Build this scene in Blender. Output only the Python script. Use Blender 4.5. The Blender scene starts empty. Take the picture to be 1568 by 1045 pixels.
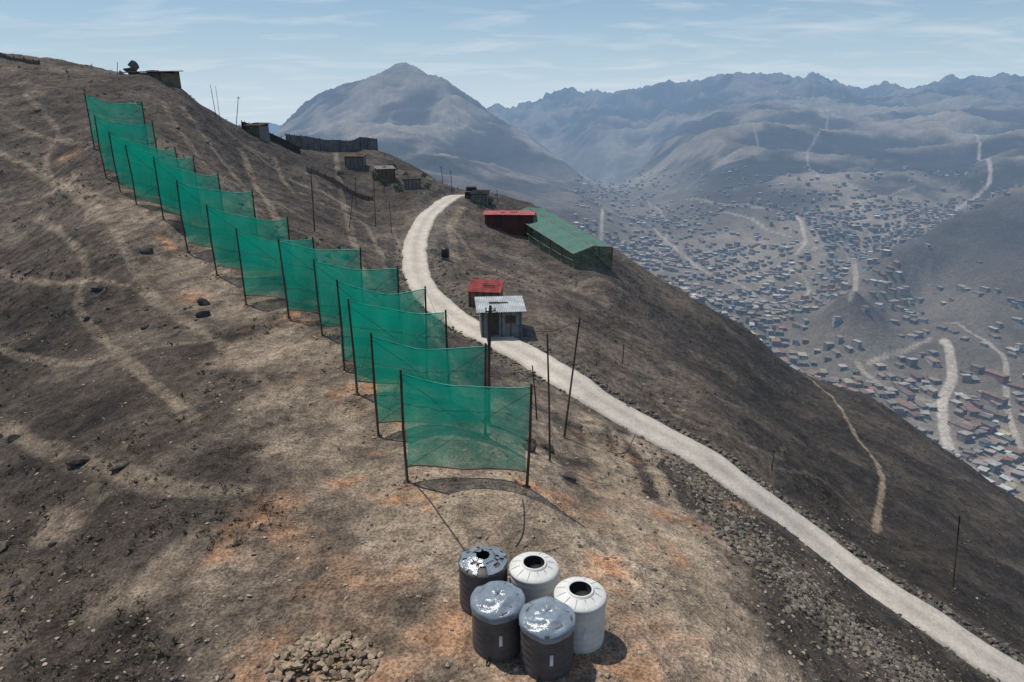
import bpy, bmesh, math, numpy as np, random, time
from mathutils import Vector
T0=time.time()
random.seed(7); rng=np.random.default_rng(7)
sc=bpy.context.scene
# ------------------------------------------------------------------ survey helpers
PITCH=math.radians(19.0); CP,SP=math.cos(PITCH),math.sin(PITCH); CZ=11.0; F=1045.3
cam=bpy.data.cameras.new('camera');cam.sensor_width=36;cam.lens=24;cam.clip_start=.2;cam.clip_end=40000;co=bpy.data.objects.new('camera',cam);co.location=(0,0,CZ);co.rotation_euler=(math.radians(90)-PITCH,0,0);sc.collection.objects.link(co);sc.camera=co
sc.view_settings.view_transform='Standard';sc.view_settings.look='None';sc.view_settings.exposure=0
# ------------------------------------------------------------------ sky and sun
EL=math.radians(65);AZ=math.radians(-55)
wd_=bpy.data.worlds.new('World');sc.world=wd_;wd_.use_nodes=True;nt=wd_.node_tree;N_=nt.nodes;l_=nt.links;N_.clear()
def nd(t,**k):
    n=N_.new(t)
    for a,b in k.items(): setattr(n,a,b)
    return n
o=nd('ShaderNodeOutputWorld');bg=nd('ShaderNodeBackground');bg.inputs[1].default_value=.095;l_.new(bg.outputs[0],o.inputs[0])
sk=nd('ShaderNodeTexSky',sky_type='NISHITA',sun_disc=False,sun_elevation=EL,sun_rotation=AZ,altitude=700,air_density=1.0,dust_density=.5,ozone_density=1.2)
tc=nd('ShaderNodeTexCoord');sep=nd('ShaderNodeSeparateXYZ');l_.new(tc.outputs['Generated'],sep.inputs[0])
ad=nd('ShaderNodeMath',operation='ADD');ad.inputs[1].default_value=.10;l_.new(sep.outputs[2],ad.inputs[0])
mx=nd('ShaderNodeMath',operation='MAXIMUM');mx.inputs[1].default_value=.02;l_.new(ad.outputs[0],mx.inputs[0])
dx=nd('ShaderNodeMath',operation='DIVIDE');l_.new(sep.outputs[0],dx.inputs[0]);l_.new(mx.outputs[0],dx.inputs[1])
dy=nd('ShaderNodeMath',operation='DIVIDE');l_.new(sep.outputs[1],dy.inputs[0]);l_.new(mx.outputs[0],dy.inputs[1])
cb=nd('ShaderNodeCombineXYZ');l_.new(dx.outputs[0],cb.inputs[0]);l_.new(dy.outputs[0],cb.inputs[1])
mp=nd('ShaderNodeMapping');mp.inputs['Scale'].default_value=(1.1,1.7,1);mp.inputs['Location'].default_value=(5.1,1.3,0);mp.inputs['Rotation'].default_value=(0,0,.1);l_.new(cb.outputs[0],mp.inputs[0])
ns=nd('ShaderNodeTexNoise');ns.inputs['Scale'].default_value=1.0;ns.inputs['Detail'].default_value=7;ns.inputs['Roughness'].default_value=.6;ns.inputs['Distortion'].default_value=.5;l_.new(mp.outputs[0],ns.inputs['Vector'])
mr=nd('ShaderNodeMapRange');mr.inputs[1].default_value=.48;mr.inputs[2].default_value=.74;mr.inputs[3].default_value=0;mr.inputs[4].default_value=.6;l_.new(ns.outputs[0],mr.inputs[0])
# thick haze layer towards the horizon
hm=nd('ShaderNodeMapRange');hm.inputs[1].default_value=0;hm.inputs[2].default_value=.24;hm.inputs[3].default_value=.95;hm.inputs[4].default_value=.12;hm.interpolation_type='SMOOTHSTEP';l_.new(sep.outputs[2],hm.inputs[0])
hr_=nd('ShaderNodeMapRange');hr_.inputs[1].default_value=0;hr_.inputs[2].default_value=.18;l_.new(sep.outputs[2],hr_.inputs[0])
hc=nd('ShaderNodeMix',data_type='RGBA');hc.inputs[6].default_value=(6.0,7.3,8.3,1);hc.inputs[7].default_value=(1.9,4.0,6.3,1);l_.new(hr_.outputs[0],hc.inputs[0])
hz_=nd('ShaderNodeMix',data_type='RGBA');l_.new(hm.outputs[0],hz_.inputs[0]);l_.new(sk.outputs[0],hz_.inputs[6]);l_.new(hc.outputs[2],hz_.inputs[7])
mm=nd('ShaderNodeMix',data_type='RGBA');l_.new(mr.outputs[0],mm.inputs[0]);l_.new(hz_.outputs[2],mm.inputs[6]);mm.inputs[7].default_value=(7.4,8.1,8.7,1)
l_.new(mm.outputs[2],bg.inputs[0])
S=Vector((math.cos(EL)*math.sin(AZ),math.cos(EL)*math.cos(AZ),math.sin(EL)))
sun=bpy.data.lights.new('sun','SUN');sun.energy=3.9;sun.angle=math.radians(.55);sun.color=(1,.94,.85);so=bpy.data.objects.new('sun',sun);so.rotation_euler=S.to_track_quat('Z','Y').to_euler();so.location=(0,0,60);sc.collection.objects.link(so)
def P(u,v,d):
    a=(u-784)/F; b=(522.7-v)/F
    return np.array([a*d,(CP+SP*b)*d,CZ+(-SP+CP*b)*d])
def proj(x,y,z):
    z=z-CZ; dep=CP*y-SP*z; up=SP*y+CP*z
    return 784+F*x/dep, 522.7-F*up/dep, dep
# ------------------------------------------------------------------ noise
def _h(ix,iy,s):
    n=(ix.astype(np.int64)*374761393+iy.astype(np.int64)*668265263+s*1442695041)&0xffffffff
    n=((n^(n>>13))*1274126177)&0xffffffff
    n=(n^(n>>16))&0xffffffff
    return n/4294967295.0
def vn(x,y,s=0):
    x0=np.floor(x);y0=np.floor(y);fx=x-x0;fy=y-y0
    fx=fx*fx*fx*(fx*(fx*6-15)+10);fy=fy*fy*fy*(fy*(fy*6-15)+10)
    a=_h(x0,y0,s);b=_h(x0+1,y0,s);c=_h(x0,y0+1,s);d=_h(x0+1,y0+1,s)
    return (a+(b-a)*fx+(c-a)*fy+(a-b-c+d)*fx*fy)*2-1
def fbm(x,y,wl,o=4,s=0,g=.5):
    r=0;a=1;t=0
    ca,sa=.8,.6
    for i in range(o):
        r=r+a*vn(x/wl,y/wl,s+i*17); t+=a; a*=g; wl*=.5
        x,y=x*ca-y*sa+13.7,x*sa+y*ca-7.1
    return r/t
def ridge(x,y,wl,o=4,s=0):
    r=0;a=1;t=0;ca,sa=.8,.6
    for i in range(o):
        r=r+a*(1-2*np.abs(vn(x/wl,y/wl,s+i*31))); t+=a;a*=.55;wl*=.5
        x,y=x*ca-y*sa+3.7,x*sa+y*ca-9.1
    return r/t
def ss(a,b,x):
    t=np.clip((x-a)/(b-a),0,1); return t*t*(3-2*t)
# ------------------------------------------------------------------ control points
NETS=[ # left base u,v, top v, depth ; right u, top v, base v, depth
 (624,740,550,21.0, 806,570,745,20.9),
 (579,662,497,24.3, 743,515,668,24.2),
 (547,602,450,26.4, 690,465,612,26.4),
 (527,567,420,28.4, 653,430,574,28.4),
 (494,517,392,31.6, 616,403,527,31.4),
 (443,492,362,33.8, 559,375,502,33.4),
 (377,467,345,35.8, 492,358,480,35.6),
 (332,417,310,38.6, 449,330,432,38.4),
 (288,386,275,41.0, 399,290,402,41.0),
 (252,346,240,43.0, 348,265,364,43.0),
 (211,326,222,45.0, 310,240,342,45.0),
 (187,308,203,47.0, 288,226,326,47.0),
 (164,280,178,49.2, 250,187,293,49.2),
 (146,236,145,52.0, 231,158,249,52.0)]
ROAD=[(1760,1150,30),(1560,1035,31),(1440,960,32),(1330,890,33.5),(1240,820,35),(1140,745,36),(1060,690,37),(940,625,38.5),(870,580,40),(800,540,44),(740,510,47.5),
 (700,488,50),(665,460,54),(642,428,60.5),(635,392,67.5),(640,360,76),(656,330,87),(690,303,100),(712,299,106)]
C=[]
for n in NETS:
    C.append((n[0],n[1],n[3])); C.append((n[4],n[6],n[7]))
C+=ROAD[:-1]
C+=[(784,1045,13.8),(784,1300,10.7),(784,1900,7.2),(0,1300,11.4),(0,1900,8),(1568,1300,15.5),(1568,1900,9),(784,860,17.4),(600,900,16.4),(450,800,19),
 (0,1045,15),(0,850,19.5),(0,700,26),(0,600,31),(0,500,38),(0,350,50),(0,200,62),(200,700,22),(200,500,34),(150,350,43.5),(250,950,15.5),(380,620,25),(80,270,55),
 (450,1045,13.9),(1000,1045,13.9),(1100,1000,15.3),
 (300,200,70),(400,280,72),(330,240,68),(470,330,66),(450,260,86),(550,300,95),(520,370,62),(600,450,50),(560,410,55),(620,300,98),(600,350,82),
 (700,560,34),(780,610,31),(850,680,27),(900,760,23),(1000,850,19.5),(950,700,29.5),(1060,780,25.5),(1150,850,23),(1200,950,19),(1300,1000,20.5),(1400,1045,21),(1120,920,18.5),
 (1000,640,42),(1000,560,55),(1000,480,82),(880,520,50),(880,450,68),(830,420,75),(760,440,60),(720,380,78),(740,345,91),(782,352,95),(878,417,80),(930,417,82),(760,458,53),
 (1100,640,45),(1100,560,75),(1200,700,47),(1200,620,85),(1340,810,46),(1340,700,75),(1458,905,38),(1500,830,62),(1560,900,48),(1450,760,72),(1700,1000,50)]
SIL=[(-300,80,70),(-150,85,72),(0,92,75),(80,97,77),(150,108,80),(210,121,80),(280,145,80),(320,175,82),(360,200,86),(430,222,95),(500,232,110),(570,236,118),(620,250,115),(660,275,110),(700,297,104),(760,309,101),
 (830,328,102),(880,352,102),(935,382,98),(985,412,105),(1040,450,110),(1095,480,113),(1150,510,115),(1190,548,116),(1230,575,115),(1340,617,110),(1400,660,105),(1485,718,100),(1568,770,95),(1700,860,90)]
for (u,v,d) in SIL: C+=[(u,v,d),(u,v+45,1.45*d),(u,v+80,2.5*d)]
for u in (-300,0,200,400): C+=[(u,300,600),(u,240,2000),(u,210,6000)]
MT=[(455,190,2200),(480,166,2200),(515,145,2200),(545,138,2220),(575,130,2240),(600,120,2200),(620,116,2200),(645,126,2190),(670,145,2180),(700,166,2150),(740,190,2100),(780,216,2000),(830,242,1900),(880,270,1750),(930,292,1600)]
for (u,v,d) in MT: C+=[(u,v,d),(u,v+55,1.35*d)]
C+=[(400,240,2200),(480,225,1600),(550,225,1500),(620,240,1300),(700,265,1150),(780,290,1050),(850,312,1000),(900,335,900),(580,170,1850),(680,215,1600),(760,250,1500)]
FAR=[(735,184),(762,171),(800,176),(850,155),(900,161),(960,159),(1010,149),(1060,141),(1120,133),(1170,133),(1205,141),(1245,133),(1290,148),(1370,153),(1450,146),(1510,140),(1568,142),(1900,142)]
for i,(u,v) in enumerate(FAR):
    d=4000-i*30; C+=[(u,v+5,d),(u,v+60,1.7*d)]
C+=[(800,230,2950),(900,215,2800),(900,250,2500),(1000,250,2000),(1000,195,2900),(950,400,800),(950,350,1000),(1000,300,1350),
 (1100,470,650),(1100,400,800),(1100,350,940),(1100,300,1100),(1100,240,1500),(1100,190,2400),
 (1250,550,520),(1250,480,650),(1250,400,790),(1250,340,940),(1250,290,1100),(1250,230,1500),(1250,185,2300),
 (1400,640,430),(1400,540,540),(1400,470,650),(1400,360,880),(1400,320,1000),(1400,280,1150),(1400,220,1600),(1400,180,2300),
 (1300,462,555),(1275,485,590),(1340,500,560),(1300,520,520),
 (1330,435,640),(1390,388,690),(1450,347,735),(1500,325,755),(1568,305,780),(1900,300,780),(1500,450,610),(1568,430,620),(1450,420,680),
 (1330,420,780),(1390,385,850),(1450,350,920),(1520,335,950),(1568,255,1150),(1500,260,1250),(1568,740,370),(1568,640,440),(1568,520,540),(1568,190,2000),
 (1900,740,370),(1900,500,600),(1900,200,2000)]
PC=np.array([P(*c) for c in C])
ctr=np.hypot(PC[:,0],PC[:,1]); cth=np.arctan2(PC[:,0],PC[:,1]); A=.5
S0=60.
gx=np.stack([cth,A*np.log(ctr)],1); gv=PC[:,2]/(1+ctr/S0)
cc=.03
D=np.sqrt(((gx[:,None]-gx[None])**2).sum(-1)+cc*cc)
n=len(gx)
M=np.zeros((n+1,n+1)); M[:n,:n]=-D
M[:n,n]=1;M[n,:n]=1
rhs=np.zeros(n+1);rhs[:n]=gv
W=np.linalg.lstsq(M+np.diag([ -1e-4]*n+[0]),rhs,rcond=None)[0]
def base(x,y):
    x=np.asarray(x,float);y=np.asarray(y,float);sh=x.shape;x=x.ravel();y=y.ravel()
    r=np.hypot(x,y);th=np.arctan2(x,y)
    out=np.empty_like(r)
    for i in range(0,len(r),40000):
        rr=np.clip(r[i:i+40000],4.0,9000);tt=np.clip(th[i:i+40000],-.92,.92)
        g=np.full(len(rr),W[n])
        lr=A*np.log(rr)
        Q=np.sqrt((tt[:,None]-gx[None,:,0])**2+(lr[:,None]-gx[None,:,1])**2+cc*cc)
        g-=Q@W[:n]
        out[i:i+40000]=g*(1+rr/S0)
    # blend behind the camera to an even height per radius
    w=ss(1.1,2.6,np.abs(th))
    back=-3*ss(10,60,r)-120*ss(60,600,r)+200*ss(1500,6000,r)
    return (out*(1-w)+back*w).reshape(sh)
TT=np.exp(np.linspace(math.log(9),math.log(5000),1400))
def sight(u,v):
    """where a line of sight meets the ground (returns world x,y,z)"""
    d=np.array([(u-784)/F, CP+SP*(522.7-v)/F, -SP+CP*(522.7-v)/F])
    p=d[None]*TT[:,None]; p[:,2]+=CZ
    h=base(p[:,0],p[:,1]); k=np.where(p[:,2]<h)[0]
    if len(k)==0: return sight(u,v+4)
    k=k[0]
    if k==0: return p[0]
    a=p[k-1,2]-h[k-1]; b=h[k]-p[k,2]; t=a/(a+b+1e-9)
    q=p[k-1]*(1-t)+p[k]*t
    return q
# ------------------------------------------------------------------ road centre line
def smooth_poly(pts,m):
    pts=np.asarray(pts,float);k=len(pts);out=[]
    for i in range(k-1):
        p0=pts[max(i-1,0)];p1=pts[i];p2=pts[i+1];p3=pts[min(i+2,k-1)]
        for t in np.linspace(0,1,m,endpoint=False):
            out.append(.5*((2*p1)+(-p0+p2)*t+(2*p0-5*p1+4*p2-p3)*t*t+(-p0+3*p1-3*p2+p3)*t**3))
    out.append(pts[-1]);return np.array(out)
RC=smooth_poly([P(*r) for r in ROAD],8)
def dist_poly(x,y,pl,need_z=True):
    best=np.full(x.shape,1e9);bz=np.zeros(x.shape)
    for i in range(len(pl)-1):
        a=pl[i];b=pl[i+1];dx,dy=b[0]-a[0],b[1]-a[1];L=dx*dx+dy*dy+1e-9
        t=np.clip(((x-a[0])*dx+(y-a[1])*dy)/L,0,1)
        d=(x-a[0]-t*dx)**2+(y-a[1]-t*dy)**2
        m=d<best
        best=np.where(m,d,best); 
        if need_z: bz=np.where(m,a[2]+t*(b[2]-a[2]),bz)
    return np.sqrt(best),bz
HW=1.3
def H(x,y,full=False):
    x=np.asarray(x,float);y=np.asarray(y,float);sh=x.shape;x=x.ravel();y=y.ravel()
    r=np.hypot(x,y);z=base(x,y)
    near=1-ss(150,500,r)
    dtank=np.hypot(x-.4,y-12.2)
    calm=ss(2,14,dtank)*.9+.1
    hill=ss(30,70,r)
    nz=near*(calm*(.35*fbm(x,y,9,4,3)+.12*fbm(x,y,1.6,4,5))+hill*(.9*ridge(x+2*fbm(x,y,15,2,8),y,17,5,11)))
    nz+=near*.035*fbm(x,y,.6,3,77)*(.3+.7*calm)
    far=ss(400,1300,r)
    wx=x+90*fbm(x,y,500,3,21);wy=y+90*fbm(x,y,500,3,22)
    zz=ss(-165,-90,z)
    nz+=far*(.3+.7*zz)*(.018*r*ridge(wx,wy,620,7,31)+.017*r*ridge(wx,wy,260,6,35))
    nz+=ss(330,600,r)*(1-.6*zz)*(20*ridge(x,y,250,6,41))
    z=z+nz
    m=(r<150)
    rd=np.full(r.shape,99.)
    if m.any():
        d,bz=dist_poly(x[m],y[m],RC)
        w=1-ss(HW+.35,HW+1.6,d)
        z[m]=z[m]*(1-w)+(bz-.07)*w
        rd[m]=d
    z=z.reshape(sh)
    return (z,rd.reshape(sh)) if full else z
def h1(x,y): return float(H(np.array([x]),np.array([y]))[0])
def G(u,v):
    q=sight(u,v); q=np.array(q); q[2]=h1(q[0],q[1]); return q
# ------------------------------------------------------------------ materials
def haze(nt,shader,out,L=2450.):  # aerial haze painted as blue emission, growing with distance from a fixed point
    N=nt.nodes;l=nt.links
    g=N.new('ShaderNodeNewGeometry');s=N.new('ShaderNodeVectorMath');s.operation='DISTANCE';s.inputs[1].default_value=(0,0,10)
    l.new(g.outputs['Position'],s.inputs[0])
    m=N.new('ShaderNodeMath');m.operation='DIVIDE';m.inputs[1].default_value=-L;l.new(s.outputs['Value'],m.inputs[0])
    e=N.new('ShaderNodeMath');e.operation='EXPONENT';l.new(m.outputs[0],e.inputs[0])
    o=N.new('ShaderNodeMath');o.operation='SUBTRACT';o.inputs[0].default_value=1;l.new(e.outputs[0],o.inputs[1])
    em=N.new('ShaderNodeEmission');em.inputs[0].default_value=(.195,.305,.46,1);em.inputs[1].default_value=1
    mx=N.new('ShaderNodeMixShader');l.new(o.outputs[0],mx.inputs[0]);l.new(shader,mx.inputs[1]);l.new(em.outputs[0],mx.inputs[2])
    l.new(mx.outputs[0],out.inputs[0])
def newmat(name):
    m=bpy.data.materials.new(name);m.use_nodes=True;m.node_tree.nodes.clear()
    o=m.node_tree.nodes.new('ShaderNodeOutputMaterial')
    try: m.cycles.emission_sampling='NONE'
    except Exception: pass
    return m,m.node_tree,o
def attr_mat(name,layers,rough=.95,spec=.1,hz=True):
    """colour attribute x noise layers (scale,detail,lo,hi,bump distance)"""
    m,nt,o=newmat(name);N=nt.nodes;l=nt.links
    at=N.new('ShaderNodeAttribute');at.attribute_name='ground_col'
    g=N.new('ShaderNodeNewGeometry')
    col=at.outputs['Color'];nrm=None
    for (s,dt,lo,hi,bd) in layers:
        t=N.new('ShaderNodeTexNoise');t.inputs['Scale'].default_value=s;t.inputs['Detail'].default_value=dt;t.inputs['Roughness'].default_value=.65
        l.new(g.outputs['Position'],t.inputs['Vector'])
        r=N.new('ShaderNodeMapRange');r.inputs[1].default_value=.37;r.inputs[2].default_value=.63;r.inputs[3].default_value=lo;r.inputs[4].default_value=hi
        l.new(t.outputs[0],r.inputs[0])
        v=N.new('ShaderNodeVectorMath');v.operation='SCALE';l.new(col,v.inputs[0]);l.new(r.outputs[0],v.inputs['Scale']);col=v.outputs[0]
        if bd:
            bp=N.new('ShaderNodeBump');bp.inputs['Distance'].default_value=bd;bp.inputs['Strength'].default_value=.7
            l.new(t.outputs[0],bp.inputs['Height'])
            if nrm: l.new(nrm,bp.inputs['Normal'])
            nrm=bp.outputs[0]
    b=N.new('ShaderNodeBsdfPrincipled');b.inputs['Roughness'].default_value=rough;b.inputs['Specular IOR Level'].default_value=spec
    l.new(col,b.inputs['Base Color'])
    if nrm: l.new(nrm,b.inputs['Normal'])
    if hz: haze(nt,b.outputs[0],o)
    else: l.new(b.outputs[0],o.inputs[0])
    return m
def plain(name,col,rough=.8,spec=.3,noise=.25,scale=3,bump=0.,metal=0.,hz=False):
    m,nt,o=newmat(name);N=nt.nodes;l=nt.links
    g=N.new('ShaderNodeTexCoord')
    t=N.new('ShaderNodeTexNoise');t.inputs['Scale'].default_value=scale;t.inputs['Detail'].default_value=6;t.inputs['Roughness'].default_value=.65
    l.new(g.outputs['Object'],t.inputs['Vector'])
    r=N.new('ShaderNodeMapRange');r.inputs[1].default_value=.35;r.inputs[2].default_value=.65;r.inputs[3].default_value=1-noise;r.inputs[4].default_value=1+noise
    l.new(t.outputs[0],r.inputs[0])
    c=N.new('ShaderNodeVectorMath');c.operation='SCALE';c.inputs[0].default_value=col;l.new(r.outputs[0],c.inputs['Scale'])
    b=N.new('ShaderNodeBsdfPrincipled');b.inputs['Roughness'].default_value=rough;b.inputs['Specular IOR Level'].default_value=spec;b.inputs['Metallic'].default_value=metal
    l.new(c.outputs[0],b.inputs['Base Color'])
    if bump:
        bp=N.new('ShaderNodeBump');bp.inputs['Distance'].default_value=bump;bp.inputs['Strength'].default_value=1;l.new(t.outputs[0],bp.inputs['Height']);l.new(bp.outputs[0],b.inputs['Normal'])
    if hz: haze(nt,b.outputs[0],o)
    else: l.new(b.outputs[0],o.inputs[0])
    return m
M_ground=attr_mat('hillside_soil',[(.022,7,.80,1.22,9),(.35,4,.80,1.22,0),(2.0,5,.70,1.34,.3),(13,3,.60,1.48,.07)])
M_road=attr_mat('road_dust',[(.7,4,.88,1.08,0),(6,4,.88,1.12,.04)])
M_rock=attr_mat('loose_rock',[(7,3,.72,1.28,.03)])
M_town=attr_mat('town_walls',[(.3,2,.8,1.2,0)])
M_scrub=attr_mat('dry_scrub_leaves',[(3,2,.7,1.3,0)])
def net_mat(name,col,tr):
    m,nt,o=newmat(name);N=nt.nodes;l=nt.links
    g=N.new('ShaderNodeTexCoord')
    t=N.new('ShaderNodeTexNoise');t.inputs['Scale'].default_value=1.3;t.inputs['Detail'].default_value=5
    l.new(g.outputs['Object'],t.inputs['Vector'])
    r=N.new('ShaderNodeMapRange');r.inputs[1].default_value=.35;r.inputs[2].default_value=.65;r.inputs[3].default_value=tr-.06;r.inputs[4].default_value=tr+.08
    l.new(t.outputs[0],r.inputs[0])
    df=N.new('ShaderNodeBsdfDiffuse');df.inputs[0].default_value=(*col,1)
    tl=N.new('ShaderNodeBsdfTranslucent');tl.inputs[0].default_value=(col[0]*.9,col[1]*1.0,col[2]*.95,1)
    mx=N.new('ShaderNodeMixShader');mx.inputs[0].default_value=.5;l.new(df.outputs[0],mx.inputs[1]);l.new(tl.outputs[0],mx.inputs[2])
    tp=N.new('ShaderNodeBsdfTransparent')
    m2=N.new('ShaderNodeMixShader');l.new(r.outputs[0],m2.inputs[0]);l.new(mx.outputs[0],m2.inputs[1]);l.new(tp.outputs[0],m2.inputs[2])
    l.new(m2.outputs[0],o.inputs[0]);return m
M_net=net_mat('green_shade_mesh',(.006,.40,.28),.32)
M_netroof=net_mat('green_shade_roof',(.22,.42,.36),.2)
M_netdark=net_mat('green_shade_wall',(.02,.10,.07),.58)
M_post=plain('weathered_post',(.075,.05,.038),.85)
M_hem=plain('net_hem_rope',(.05,.40,.30),.7)
M_gut=plain('gutter_pipe',(.30,.12,.06),.6)
M_black=plain('black_plastic',(.03,.03,.032),.45,.4)
M_wire=plain('steel_wire',(.12,.12,.12),.5)
# ------------------------------------------------------------------ builder
class B:
    def __init__(s): s.v=[];s.f=[];s.m=[];s.c=[];s.sm=[]
    def add(s,vs,fs,m=0,col=(1,1,1),smooth=False):
        o=len(s.v);s.v+=[tuple(map(float,q)) for q in vs];s.f+=[tuple(i+o for i in f) for f in fs];s.m+=[m]*len(fs);s.sm+=[smooth]*len(fs);s.c+=[col]*len(vs)
    def obox(s,c,ax,ay,az,m=0,col=(1,1,1)):
        """box from a base corner-centre c (centre of bottom) with full-size axis vectors"""
        c=np.array(c,float);ax=np.array(ax,float)/2;ay=np.array(ay,float)/2;az=np.array(az,float)
        vs=[c-ax-ay,c+ax-ay,c+ax+ay,c-ax+ay,c-ax-ay+az,c+ax-ay+az,c+ax+ay+az,c-ax+ay+az]
        s.add(vs,[(0,3,2,1),(4,5,6,7),(0,1,5,4),(1,2,6,5),(2,3,7,6),(3,0,4,7)],m,col)
    def tube(s,pts,r,nn=6,m=0,col=(1,1,1)):
        pts=[np.array(p,float) for p in pts];k=len(pts);rs=r if hasattr(r,'__len__') else [r]*k
        vs=[];fs=[]
        for i,p in enumerate(pts):
            t=pts[min(i+1,k-1)]-pts[max(i-1,0)];t/=np.linalg.norm(t)+1e-9
            a=np.cross(t,[0,0,1] if abs(t[2])<.9 else [1,0,0]);a/=np.linalg.norm(a);b=np.cross(t,a)
            for j in range(nn):
                an=2*math.pi*j/nn;vs.append(p+rs[i]*(math.cos(an)*a+math.sin(an)*b))
        for i in range(k-1):
            for j in range(nn):
                j2=(j+1)%nn;fs.append((i*nn+j,i*nn+j2,(i+1)*nn+j2,(i+1)*nn+j))
        fs.append(tuple(range(nn)));fs.append(tuple((k-1)*nn+j for j in reversed(range(nn))))
        s.add(vs,fs,m,col,True)
    def grid(s,Gd,m=0,col=(1,1,1),smooth=True):
        a,b=Gd.shape[:2];fs=[(i*b+j,i*b+j+1,(i+1)*b+j+1,(i+1)*b+j) for i in range(a-1) for j in range(b-1)]
        s.add(Gd.reshape(-1,3),fs,m,col,smooth)
    def make(s,name,mats,loc=(0,0,0),parent=None):
        me=bpy.data.meshes.new(name);loc=tuple(map(float,loc))
        me.from_pydata([(a-loc[0],b-loc[1],c-loc[2]) for a,b,c in s.v],[],s.f)
        for m in mats: me.materials.append(m)
        me.polygons.foreach_set('material_index',s.m);me.polygons.foreach_set('use_smooth',s.sm)
        at=me.attributes.new('ground_col','FLOAT_COLOR','POINT')
        at.data.foreach_set('color',np.array([(*c,1) for c in s.c],dtype=np.float32).ravel())
        ob=bpy.data.objects.new(name,me);ob.location=loc;sc.collection.objects.link(ob)
        if parent: ob.parent=parent;ob.location=tuple(np.array(loc)-np.array(parent.location))
        return ob
def npmesh(name,V,Fq,col,mat,smooth=False):
    me=bpy.data.meshes.new(name);k=Fq.shape[1]
    me.vertices.add(len(V));me.vertices.foreach_set('co',V.astype(np.float32).ravel())
    me.loops.add(Fq.size);me.loops.foreach_set('vertex_index',Fq.astype(np.int32).ravel())
    me.polygons.add(len(Fq));me.polygons.foreach_set('loop_start',np.arange(0,Fq.size,k,dtype=np.int32))
    me.polygons.foreach_set('loop_total',np.full(len(Fq),k,dtype=np.int32))
    me.polygons.foreach_set('use_smooth',np.full(len(Fq),smooth))
    me.update(calc_edges=True)
    at=me.attributes.new('ground_col','FLOAT_COLOR','POINT')
    c4=np.ones((len(V),4),np.float32);c4[:,:3]=col;at.data.foreach_set('color',c4.ravel())
    me.materials.append(mat);ob=bpy.data.objects.new(name,me);sc.collection.objects.link(ob);return ob
def empty(name,loc):
    e=bpy.data.objects.new(name,None);e.location=tuple(map(float,loc));e.empty_display_size=.3;sc.collection.objects.link(e);return e
# ------------------------------------------------------------------ ground colour zones
def sg(l): 
    o=[]
    for t in l:
        q=sight(t[0],t[1]);o.append((q[0],q[1],*t[2:]))
    return o
PALE=sg([(500,620,3.4,.75),(560,700,3.8,.85),(640,790,4,.95),(760,810,4,1),(880,840,3.6,1),(700,950,4,.95),(560,960,3.2,.85),(850,1000,4,1),(1000,900,2.8,1.2),(960,780,2.6,1),(1060,960,3.2,1.2),(1120,1020,3,1.2),(430,540,2.8,.75),(330,430,2.6,.5),(270,390,2.4,.5),(220,345,2.4,.5),(180,330,2.0,.45),(950,1045,4,1.1),(340,900,1.6,.6),(440,870,2.0,.75),(120,790,1.2,.65),(240,860,1.2,.65),(380,470,2.4,.7),(1010,700,2.2,1.1),(1090,860,2.0,1.2),(790,640,3,.8),(800,700,2.5,.9),(860,620,3,.6),(660,560,2.5,.6),(350,1010,1.,.6),(1110,1030,1.6,1.5),(940,900,3,1.1),(1040,800,2.2,1.1),(420,1000,1.6,.6)])
ORNG=sg([(420,800,1.8,.8),(350,830,1.2,.6),(470,880,1.6,.8),(610,1000,2.2,1),(480,1020,1.4,.8),(720,990,1.8,1),(700,940,1.4,.9),(545,612,.8,.9),(445,582,.7,.9),(375,512,.8,1),(540,740,.8,.8),(960,770,1.6,.9),(930,690,1.4,.9),(1000,850,1.6,1),(1160,840,1.4,.9),(1040,800,1.2,.8),(840,765,1.5,1),(870,960,2.0,.9),(430,490,.8,.9),(100,240,1.5,.5),(640,750,1,1),(805,755,1,1),(300,450,1,.5),(1100,760,1.6,.9),(560,880,1.2,.6),(250,370,1,.7),(470,500,.8,.8),(930,1000,1.5,.8),(1040,1000,1.2,.6),(640,640,.7,.8),(590,690,.6,.9),(950,880,1.2,.7),(640,870,1,.6)])
DARK=sg([(60,860,3),(100,700,4),(40,560,5),(180,620,4),(300,600,3),(160,480,4),(60,450,4),(330,700,2),(200,760,2),(250,640,2.5),(130,970,2.4),(300,540,2.5),(90,1020,1.6)])
def trail(px,w,s): 
    p=[sight(*q) for q in px];return (smooth_poly(p,4),w,s)
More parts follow.
